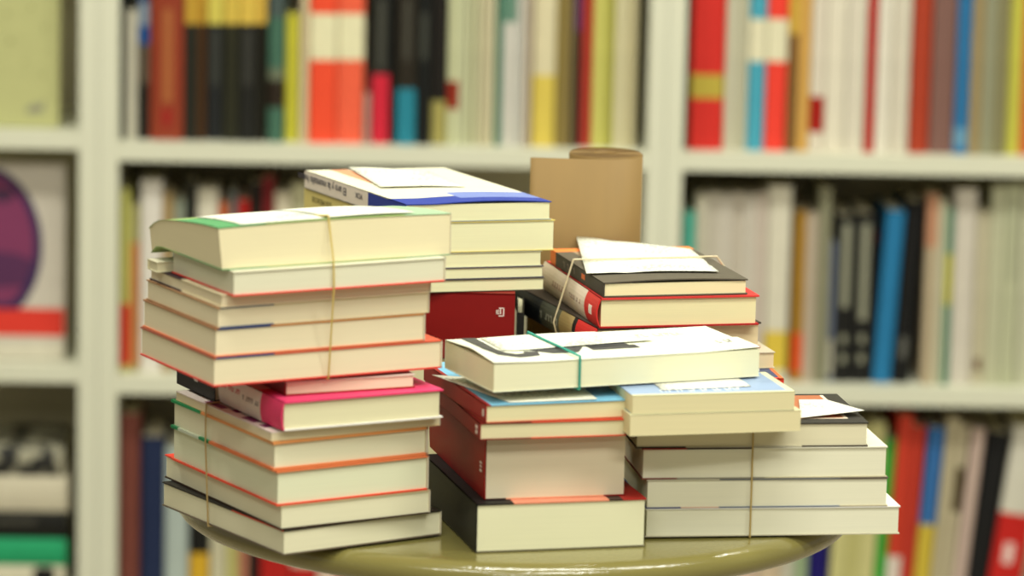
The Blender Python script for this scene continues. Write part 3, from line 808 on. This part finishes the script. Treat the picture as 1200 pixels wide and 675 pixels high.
top_mid = [
 ('dark teal', 141, 146.5, T, (30, 46, 46)),
 ('short light grey', 147, 161, 12, (205, 200, 180)),
 ('blue and grey banded', 161.5, 174.5, T, (44, 40, 34), b((-60, 2, (28, 62, 112)), (2, 30, (140, 155, 172)), (30, 52, (32, 84, 150)), (52, 98, (100, 88, 72)))),
 ('rust brown', 176, 215, T, (150, 62, 38), bm((), ((.38, .66, 10, 120, (176, 104, 58)), (.38, .62, 127, 147, (165, 34, 30))))),
 ('first yellow-topped black', 216, 230, T, (40, 42, 34), b((-60, 28, (208, 166, 62)))),
 ('brown yellow-topped', 230, 241, T, (76, 50, 26), b((-60, 28, (196, 150, 52)))),
 ('lemon-topped charcoal', 241.5, 262, T, (36, 38, 38), bm(((-60, 28, (222, 208, 96)),), ((.25, .75, 35, 100, (60, 62, 56)),))),
 ('golden-topped dark olive', 262, 279, T, (46, 46, 30), b((-60, 28, (224, 194, 84)))),
 ('wide golden-topped black', 279.5, 300, T, (34, 34, 30), bm(((-60, 28, (228, 194, 84)),), ((.25, .75, 35, 100, (58, 58, 52)),))),
 ('narrow golden-topped black', 300, 311.5, T, (34, 32, 22), b((-60, 28, (226, 186, 80)))),
 ('green and brown banded', 314, 333, T, (72, 112, 92), b((-60, 20, (78, 92, 88)), (80, 94, (112, 120, 96)), (94, 126, (46, 36, 26)))),
 ('lime yellow', 334, 350, 16, (212, 206, 66)),
 ('beige', 351, 361, T, (214, 196, 156)),
 ('first red cream-banded', 362, 394, T, (250, 84, 52), b((16, 70, (228, 222, 182)))),
 ('second red cream-banded', 394.5, 426, T, (250, 104, 72), b((16, 70, (228, 222, 182)))),
 ('short pinkish grey', 426.5, 434, 110, (176, 158, 144)),
 ('black pink-footed', 435, 456, T, (34, 36, 32), bm(((87, 170, (218, 40, 62)),), ((.3, .7, 0, 80, (74, 74, 64)),))),
 ('slim black', 457, 464, T, (28, 28, 26)),
 ('black blue-footed', 464.5, 487, T, (44, 38, 28), bm(((104, 170, (42, 136, 156)),), ((.3, .7, 0, 70, (70, 68, 58)),))),
 ('wide black', 488, 505, T, (24, 26, 24), bm((), ((.2, .7, 15, 70, (66, 68, 60)),))),
 ('black olive-footed', 505.5, 523, T, (32, 28, 24), b((118, 170, (172, 162, 92)))),
 ('pale green red-labelled', 524, 537, T, (200, 202, 160), b((95, 128, (156, 48, 30)))),
 ('first pale green', 537.5, 546, T, (204, 206, 168)),
 ('second pale green', 546.5, 554, T, (196, 196, 156)),
 ('third pale green', 554.5, 562, T, (208, 206, 168)),
 ('first pale cream', 562.5, 571, T, (206, 196, 160)),
 ('second pale cream', 571.5, 579, T, (212, 204, 168)),
 ('slim sea green', 580, 588, T, (92, 142, 118)),
 ('white sea-green-topped', 588.5, 603, T, (208, 204, 192), b((-60, 26, (110, 150, 128)))),
 ('light grey', 603.5, 613, T, (206, 204, 192)),
 ('pinkish beige', 613.5, 622, T, (188, 172, 150)),
 ('cream yellow-footed', 623, 650, T, (216, 206, 168), b((88, 175, (228, 204, 92)))),
 ('first olive brown', 651, 662, T, (158, 138, 76)),
 ('second olive brown', 662.5, 671, T, (142, 124, 78)),
 ('purple-topped black', 671.5, 679, T, (50, 42, 42), b((-60, 36, (88, 52, 108)))),
 ('brick red', 679.5, 693, T, (184, 62, 46)),
 ('first yellow-green', 694, 707, T, (222, 218, 118)),
 ('second yellow-green', 707.5, 718, T, (192, 188, 92)),
 ('cream', 719, 733, T, (212, 204, 164)),
 ('tan', 733.5, 745, T, (202, 192, 150)),
]
row('upper shelf of middle bookcase', 'books on the upper shelf of the middle bookcase', zU, tall(top_mid, [.245, .235, .25, .24, .255, .232]), yref=120)
top_right = [
 ('narrow black', 801, 808, T, (38, 38, 28)),
 ('wide red olive-banded', 809, 848, T, (222, 52, 44), b((87, 115, (196, 176, 72)))),
 ('first grey-white', 849, 862, T, (204, 200, 174)),
 ('second grey-white', 862.5, 875, T, (196, 192, 164)),
 ('cyan cream-banded', 876, 896, T, (78, 172, 194), b((22, 72, (224, 218, 184)))),
 ('red cream-banded', 896.5, 921, T, (250, 70, 54), b((22, 72, (224, 218, 184)))),
 ('brown yellow-topped', 922, 934, T, (136, 98, 52), b((-60, 40, (224, 182, 76)))),
 ('amber', 934.5, 948, T, (226, 176, 92)),
 ('white red-labelled', 949, 966, T, (218, 208, 188), b((113, 155, (172, 32, 22)))),
 ('first white', 966.5, 990, T, (222, 214, 192)),
 ('second white', 990.5, 1013, T, (214, 206, 186)),
 ('slim red', 1014, 1025, T, (200, 44, 36)),
 ('third white', 1026, 1044, T, (222, 216, 198)),
 ('fourth white', 1044.5, 1065, T, (210, 202, 182)),
 ('rust red', 1066, 1089, T, (180, 66, 40)),
 ('mauve', 1090, 1118, T, (134, 98, 88)),
 ('blue', 1119, 1136, T, (48, 118, 168), b((150, 172, (110, 160, 190)))),
 ('tan', 1136.5, 1150, T, (168, 148, 104)),
 ('first grey-green', 1150.5, 1165, T, (158, 158, 128)),
 ('second grey-green', 1165.5, 1180, T, (144, 138, 98)),
 ('yellow-green', 1180.5, 1196, T, (210, 206, 84)),
 ('orange', 1196.5, 1212, T, (214, 104, 60)),
 ('pale cream', 1212.5, 1230, T, (210, 204, 174)),
]
row('upper shelf of right bookcase', 'books on the upper shelf of the right bookcase', zU, tall(top_right, [.24, .25, .235, .245]), yref=120)
mid_mid = [
 ('yellow-green red-footed', 138, 152, 222, (206, 204, 112), dict(bands=((356, 428, (224, 62, 40)),), yref=300)),
 ('olive and orange', 152.5, 164, 240, (176, 170, 112), b((284, 428, (206, 138, 80)))),
 ('tall white', 165, 190, 212, (220, 214, 202)),
 ('tan', 190.5, 203, 226, (180, 152, 102)),
 ('grey-green', 203.5, 218, 233, (152, 160, 140)),
 ('tall black', 218.5, 230, 214, (26, 26, 22)),
 ('wide white', 231, 256, 222, (218, 212, 190)),
 ('orange', 256.5, 268, 238, (204, 104, 58)),
 ('grey-blue', 268.5, 278, 225, (112, 120, 118)),
 ('bright red', 278.5, 292, 234, (182, 34, 28)),
 ('dark brown', 292.5, 307, 214, (38, 32, 26)),
 ('maroon', 307.5, 321, 207, (120, 32, 34)),
 ('cream', 322, 341, 226, (214, 204, 176)),
 ('pale olive', 341.5, 361, 217, (192, 188, 150)),
 ('off-white', 361.5, 380, 232, (205, 200, 180)),
 ('slate', 380.5, 398, 238, (90, 96, 100)),
 ('sand', 398.5, 420, 236, (200, 180, 140)),
 ('dull red', 420.5, 440, 240, (150, 50, 40)),
 ('charcoal', 440.5, 466, 238, (50, 48, 44)),
 ('ivory', 466.5, 500, 242, (210, 204, 180)),
 ('moss', 500.5, 530, 246, (110, 116, 80)),
 ('brown', 530.5, 560, 246, (96, 70, 50)),
]
row('middle shelf of middle bookcase', 'books on the middle shelf of the middle bookcase', zL, mid_mid, yref=240)
GT = (150, 150, 128)
mid_right = [
 ('teal', 801.5, 815, 248, (96, 192, 168)),
 ('first white', 816, 829, 229, (208, 202, 180)),
 ('second white', 829.5, 843, 227, (204, 196, 178)),
 ('third white', 843.5, 857, 229, (208, 200, 184)),
 ('fourth white', 857.5, 871, 227, (202, 192, 174)),
 ('fifth white', 871.5, 885, 229, (206, 198, 182)),
 ('pinkish white', 885.5, 899, 227, (204, 190, 174)),
 ('tall white yellow-footed', 900, 927, 219, (214, 208, 186), b((388, 434, (230, 200, 74)))),
 ('mustard orange-footed', 932, 945, 247, (176, 132, 50), b((390, 436, (232, 94, 40)))),
 ('tan', 945.5, 959, 250, (188, 172, 150)),
 ('grey-green', 959.5, 974, 221, (146, 144, 116)),
 ('short blue-grey', 974.5, 981, 284, (124, 134, 156), b((398, 440, (204, 200, 180)))),
 ('first black grey-titled', 981.5, 1003, 253, (28, 28, 26), bm((), ((.3, .75, 262, 360, GT), (.35, .7, 392, 402, GT), (.35, .7, 415, 425, GT)))),
 ('second black grey-titled', 1003.5, 1025, 250, (28, 28, 26), bm((), ((.3, .75, 262, 375, GT), (.35, .7, 392, 402, GT), (.35, .7, 415, 425, GT)))),
 ('dark grey red-spotted', 1025.5, 1028, 252, (64, 62, 60), b((272, 284, (140, 60, 44)))),
 ('slanting bright blue', 1023, 1044, 247, (40, 124, 172), dict(yref=437, xt=1040)),
 ('slanting black', 1046, 1066, 236, (22, 22, 22), dict(yref=437, xt=1057, fmarks=((.3, .7, 395, 420, (100, 100, 92)),))),
 ('salmon-topped tan', 1086, 1099, 228, (196, 178, 146), b((200, 290, (206, 150, 116)))),
 ('first cream', 1099.5, 1109, 234, (200, 196, 166)),
 ('green and yellow', 1109.5, 1118, 245, (104, 150, 122), b((298, 357, (196, 192, 60)))),
 ('pinkish cream', 1118.5, 1144, 222, (206, 198, 182)),
 ('beige', 1144.5, 1161, 247, (192, 184, 154), bm((), ((.2, .7, 420, 434, (120, 90, 70)),))),
 ('first pale green', 1161.5, 1178, 217, (188, 188, 156)),
 ('second pale green', 1178.5, 1196, 216, (184, 186, 152), bm((), ((.4, .6, 230, 330, (160, 162, 134)),))),
 ('third pale green', 1196.5, 1216, 217, (190, 190, 160)),
]
row('middle shelf of right bookcase', 'books on the middle shelf of the right bookcase', zL, mid_right, yref=270)
low_mid = [
 ('maroon brown', 135, 163, 485, (128, 70, 58)),
 ('navy', 165, 192, 512, (34, 46, 78)),
 ('pale grey-blue', 193, 221, 524, (172, 184, 176)),
 ('black yellow-footed', 222, 245, 520, (24, 24, 20), b((648, 760, (220, 174, 46)))),
 ('grey cream', 246, 265, 522, (196, 190, 158)),
 ('pale yellow-green', 265.5, 280, 515, (206, 200, 126)),
 ('dusty pink', 280.5, 291, 520, (196, 128, 102)),
 ('black', 291.5, 304, 512, (28, 26, 24)),
 ('first red', 305, 340, 510, (186, 34, 28)),
 ('second red', 340.5, 372, 515, (190, 36, 30), b((650, 664, (214, 190, 170)))),
 ('pinkish white', 372.5, 396, 520, (216, 190, 170)),
 ('third red', 396.5, 410, 512, (200, 50, 40)),
 ('violet grey', 410.5, 436, 515, (130, 110, 130)),
 ('pale grey', 436.5, 470, 520, (190, 186, 180)),
 ('brown', 470.5, 500, 520, (90, 70, 52)),
 ('sage', 500.5, 540, 520, (150, 160, 130)),
 ('cream', 540.5, 580, 520, (206, 198, 170)),
 ('grey', 580.5, 620, 520, (130, 130, 128)),
]
row('lower shelf of middle bookcase', 'books on the lower shelf of the middle bookcase', zB, low_mid, yref=640)
low_right = [
 ('charcoal', 806, 850, 520, (60, 58, 54)),
 ('pale pink', 850.5, 886, 520, (206, 180, 160)),
 ('cream', 886.5, 915, 520, (200, 180, 150)),
 ('grey-white', 915.5, 930, 520, (196, 192, 172)),
 ('grey-green', 930.5, 946, 520, (160, 180, 140)),
 ('deep navy', 947, 970, 520, (30, 22, 104)),
 ('first pale yellow', 971, 988, 500, (212, 206, 140), dict(xt=985)),
 ('second pale yellow', 988.5, 1005, 500, (202, 196, 128), dict(xt=1001)),
 ('third pale yellow', 1005.5, 1024, 496, (212, 206, 142), dict(xt=1018)),
 ('bright green', 1025, 1038, 515, (62, 176, 62), dict(xt=1036)),
 ('red white-footed', 1038.5, 1055, 486, (212, 66, 44), dict(xt=1051, bands=((652, 760, (220, 206, 192)),))),
 ('brick red', 1055.5, 1071, 500, (198, 60, 42), dict(xt=1067)),
 ('blue yellow-footed', 1072, 1091, 502, (56, 112, 172), dict(xt=1089, bands=((615, 760, (214, 188, 66)),))),
 ('tan', 1092, 1108, 490, (192, 180, 146), dict(xt=1111)),
 ('brown-marked beige', 1108.5, 1118, 500, (196, 184, 152), dict(xt=1127, bands=((548, 600, (92, 78, 50)),))),
 ('pinkish grey', 1118.5, 1133, 503, (196, 172, 158), dict(xt=1140)),
 ('slanting black', 1134, 1160, 508, (26, 26, 26), dict(xt=1160)),
 ('white red-footed', 1161, 1200, 503, (208, 204, 186), dict(xt=1189, fmarks=((.3, .6, 638, 662, (232, 200, 190)),), bands=((604, 760, (206, 38, 32)),))),
]
row('lower shelf of right bookcase', 'books on the lower shelf of the right bookcase', zB, low_right, yref=665)

# face-out and lying books in the left bookcase
zUl, zLl, zBl = zU + zoffL, zL + zoffL, zB + zoffL
def faceout(label, x0, x1, z0, ytop, paint_cuts, t=.022, height=None, d=.03, lean=.10, decor=None):
    s0 = SP(x0, 200, d)[0]; s1 = SP(x1, 130, d)[0] if height else SP(x1, 300, d)[0]
    H = height or SP(x1, ytop, d)[1] - z0
    root = empty('book', SW(s0, d, z0 + .0005 + t * math.sin(lean))); root.rotation_euler = (Matrix.Rotation(PSI, 3, 'Z') @ Matrix.Rotation(-lean, 3, 'X')).to_euler()
    tag(root, label, 'book', 'face-out books in the left bookcase')
    W = s1 - s0; base = paint_cuts[0]
    cuts = [0, H]; bl_ = []
    for ya, yb, c in paint_cuts[1]:
        za, zb_ = SP(x1 - 20, ya, d)[1] - z0, SP(x1 - 20, yb, d)[1] - z0; za = max(0, min(H, za)); zb_ = max(0, min(H, zb_)); cuts += [za, zb_]; bl_.append((min(za, zb_), max(za, zb_), c))
    def paint(f, x, y, zz):
        if f == 'front' and y < .001:
            for a, b_, c in bl_:
                if a < zz < b_: return mat(c)
        return mat(base)
    mb = MB(); mb.box([0, W], [0, .0015], cuts, paint); mb.box([0, W], [t - .0015, t], cuts, mat(base)); mb.box([0, .0015], [.0015, t - .0015], cuts, mat(base)); mb.build('cover', root)
    mb = MB(); mb.box([.0015, W - .003], [.0015, t - .0015], [.003, H - .003], mat((206, 198, 165), 'pages')); mb.build('page_block', root)
    if decor: decor(root, W, H, lambda px, py: (SP(px, py, d)[0] - s0, SP(px, py, d)[1] - z0))
    return root
def blob(root, name, pts, col, y=-.0006):
    mb = MB(); n_ = len(pts); mb.v = [(x, y, z_) for x, z_ in pts] + [(x, .0, z_) for x, z_ in pts]
    mb.f = [tuple(range(n_))] + [(i, (i + 1) % n_, (i + 1) % n_ + n_, i + n_) for i in range(n_)]; mb.mi = [mb.m(mat(col))] * len(mb.f)
    o = mb.build(name, root)
    return o
def ell(cx, cz, rx, rz, n_=40, a0=0): return [(cx + rx * math.cos(a0 + 2 * math.pi * i / n_), cz + rz * math.sin(a0 + 2 * math.pi * i / n_)) for i in range(n_)]
def dec1(root, W, H, q):
    for (px, py, r_) in ((8, 18, 4), (36, 10, 4), (12, 50, 5), (52, 34, 3), (28, 75, 3), (50, 90, 3)):
        x, z_ = q(px, py); blob(root, 'printed_speck', ell(x, z_, r_ * .0006, r_ * .0006, 12)[::-1], (140, 138, 88))
    x, z_ = q(40, 127); blob(root, 'grey_emblem', [(x - .013, z_ - .008), (x - .002, z_ - .009), (x + .013, z_ - .006), (x + .014, z_ + .012), (x + .007, z_ + .002), (x, z_ + .006), (x - .008, z_ + .0)], (140, 138, 116))
faceout('pale green face-out book on the upper shelf of the left bookcase', -60, 69, zUl, 0, ((180, 180, 124), ()), height=.25, decor=dec1, lean=.05)
def dec2(root, W, H, q):
    x, z_ = q(0, 285)
    x1_, _z = q(49, 285); zt_ = q(20, 198)[1]; zb_ = q(20, 385)[1]
    zc = (zt_ + zb_) / 2; hz_ = (zt_ - zb_) / 2
    pts = [(x1_ - .085 + .085 * math.cos(a), zc + hz_ * math.sin(a)) for a in lins(-math.pi / 2, math.pi / 2, 24)]
    pts += [(x1_ - .14, zc + hz_ * .9), (x1_ - .15, zc), (x1_ - .13, zc - hz_)]
    zc_ = q(55, 365)[1]; pts = [(max(.014, a_), max(zc_, b_)) for a_, b_ in pts]
    blob(root, 'navy_hair_shape', pts, (56, 40, 78))
    pts2 = [(p_[0] * 1.0 - .012, max(zc_ + .002, zc + (p_[1] - zc) * .93 + .002)) for p_ in pts]
    blob(root, 'purple_head_shape', pts2, (122, 54, 88), y=-.0010)
    xe, ze = q(2, 232); blob(root, 'face_shadow', ell(xe, ze, .016, .010, 20)[::-1], (72, 44, 70), y=-.0014)
    xe, ze = q(2, 300); blob(root, 'face_shadow', [(xe - .03, ze - .05), (xe + .03, ze - .045), (xe + .045, ze - .01), (xe + .02, ze + .0), (xe - .03, ze + .006)], (84, 44, 78), y=-.0014)
faceout('face-out book with purple head picture and red foot, left bookcase', -75, 75, zLl, 196, ((196, 188, 172), ((364, 396, (214, 58, 44)), (384, 390, (220, 120, 100)), (404, 425, (206, 200, 178)))), decor=dec2, lean=.06, t=.03)
# lying stack in the left bookcase
def lying(label, x1, ya, yb, col, z0=None, d=.02, kindm='cover', decor=None, x0=-110):
    s0 = SP(x0, 600, d)[0]; s1 = SP(x1, (ya + yb) / 2, d)[0]; zt_ = SP(40, ya, d)[1]; zb_ = SP(40, yb, d)[1] + .0006
    if z0 is not None: zb_ = z0
    root = empty('book', SW(s0, d, zb_), PSI); tag(root, label, 'book', 'books lying in the left bookcase')
    W = s1 - s0; T_ = zt_ - zb_; c = .002
    mb = MB()
    mb.box([0, W], [0, c], lins(0, T_, 6), mat(col, kindm), lambda x, y, zz: (x, y - (.003 * (1 - (2 * zz / T_ - 1) ** 2) if y < .001 else 0), zz))
    mb.box([0, W], [c, .16], [0, c], mat(col, kindm)); mb.box([0, W], [c, .16], [T_ - c, T_], mat(col, kindm)); mb.build('cover', root)
    mb = MB(); mb.box([.003, W - .003], [c, .157], [c, T_ - c], mat((206, 198, 165), 'pages')); mb.build('page_block', root)
    if decor: decor(root, W, T_, lambda px, py: (SP(px, py, d)[0] - s0, SP(px, py, d)[1] - zb_))
def dk(root, W, H, q):
    x, z_ = q(52, 668); blob(root, 'black_disc', [(a, b_) for a, b_ in ell(x, z_ - .006, .016, .014, 30)[::-1] if b_ > .001 and b_ < H - .001], (24, 24, 22), y=-.0045)
def dt(root, W, H, q):
    mb = MB()
    for i in range(9):
        x, z_ = q(-2 + i * 5, 610); mb.box([x, x + .004], [-.0034, -.001], [z_ - .004, z_ + .003], mat((84, 82, 70)))
    mb.build('title_lettering', root)
lying('cream lying book with black disc, below the green one, left bookcase', 76, 663, 700, (206, 200, 172), decor=dk, z0=zBl + .0006)
lying('green lying book in the left bookcase', 78, 631, 662.5, (40, 158, 104))
lying('black lying book between the green and white ones, left bookcase', 79, 600, 630.5, (28, 28, 24), decor=dt)
lying('thick white lying book in the left bookcase', 80, 558, 599.5, (206, 198, 172))
lying('black-and-white patterned lying book, topmost in the left bookcase', 74, 524, 557.5, (160, 156, 132), kindm='mottled')

# ------------------------------------------------------------------ room shell and lights
def struct(name, xs, ys, zs, m_):
    mb = MB(); mb.box(xs, ys, zs, m_); o = mb.build(name); o['kind'] = 'structure'; return o
yb_ = SW(0, D_SH, 0).y
struct('floor', [-4.5, 4.5], [-6.0, 3.2], [-.05, 0], mat((150, 140, 118), 'floor'))
mb = MB(); mb.box([-4.5, 4.5], [0, .1], [0, 2.9], mat((205, 200, 180), 'paint')); o = mb.build('wall_back', loc=SW(0, D_SH + .012, 0), rz=PSI); o['kind'] = 'structure'
struct('ceiling', [-4.5, 4.5], [-6.0, 3.2], [2.95, 3.0], mat((225, 222, 205), 'paint'))
def lamp(x, y, power, col, sx=1.2, sy=.3, tilt=0):
    root = empty('ceiling_lamp', (x, y, 2.93)); tag(root, 'fluorescent ceiling lamp %s of the table, above the photo' % ('behind' if y > 0 else 'in front'), 'lamp', 'fluorescent ceiling lamps')
    mb = MB(); mb.box([-sx/2 - .02, sx/2 + .02], [-sy/2 - .02, sy/2 + .02], [-.03, .018], mat((220, 220, 215), 'paint')); mb.build('lamp_housing', root)
    l = bpy.data.lights.new('lamp_light', 'AREA'); l.shape = 'RECTANGLE'; l.size = sx; l.size_y = sy; l.energy = power; l.color = col
    lo = bpy.data.objects.new('lamp_light', l); C.objects.link(lo); lo.parent = root; lo.location = (0, 0, -.034)
LC = (1.0, 1.0, .915)
for x_, y_, pw_ in ((-.9, -2.6, 60), (.9, -2.6, 92), (.2, -1.0, 66), (-1.3, .7, 84), (1.0, .7, 96), (0, -4.6, 90), (1.6, -1.0, 62)):
    lamp(x_, y_, pw_, LC)
w_ = bpy.data.worlds.new('world'); scene.world = w_; w_.use_nodes = True
w_.node_tree.nodes['Background'].inputs[0].default_value = (1.0, .92, .80, 1); w_.node_tree.nodes['Background'].inputs[1].default_value = .44
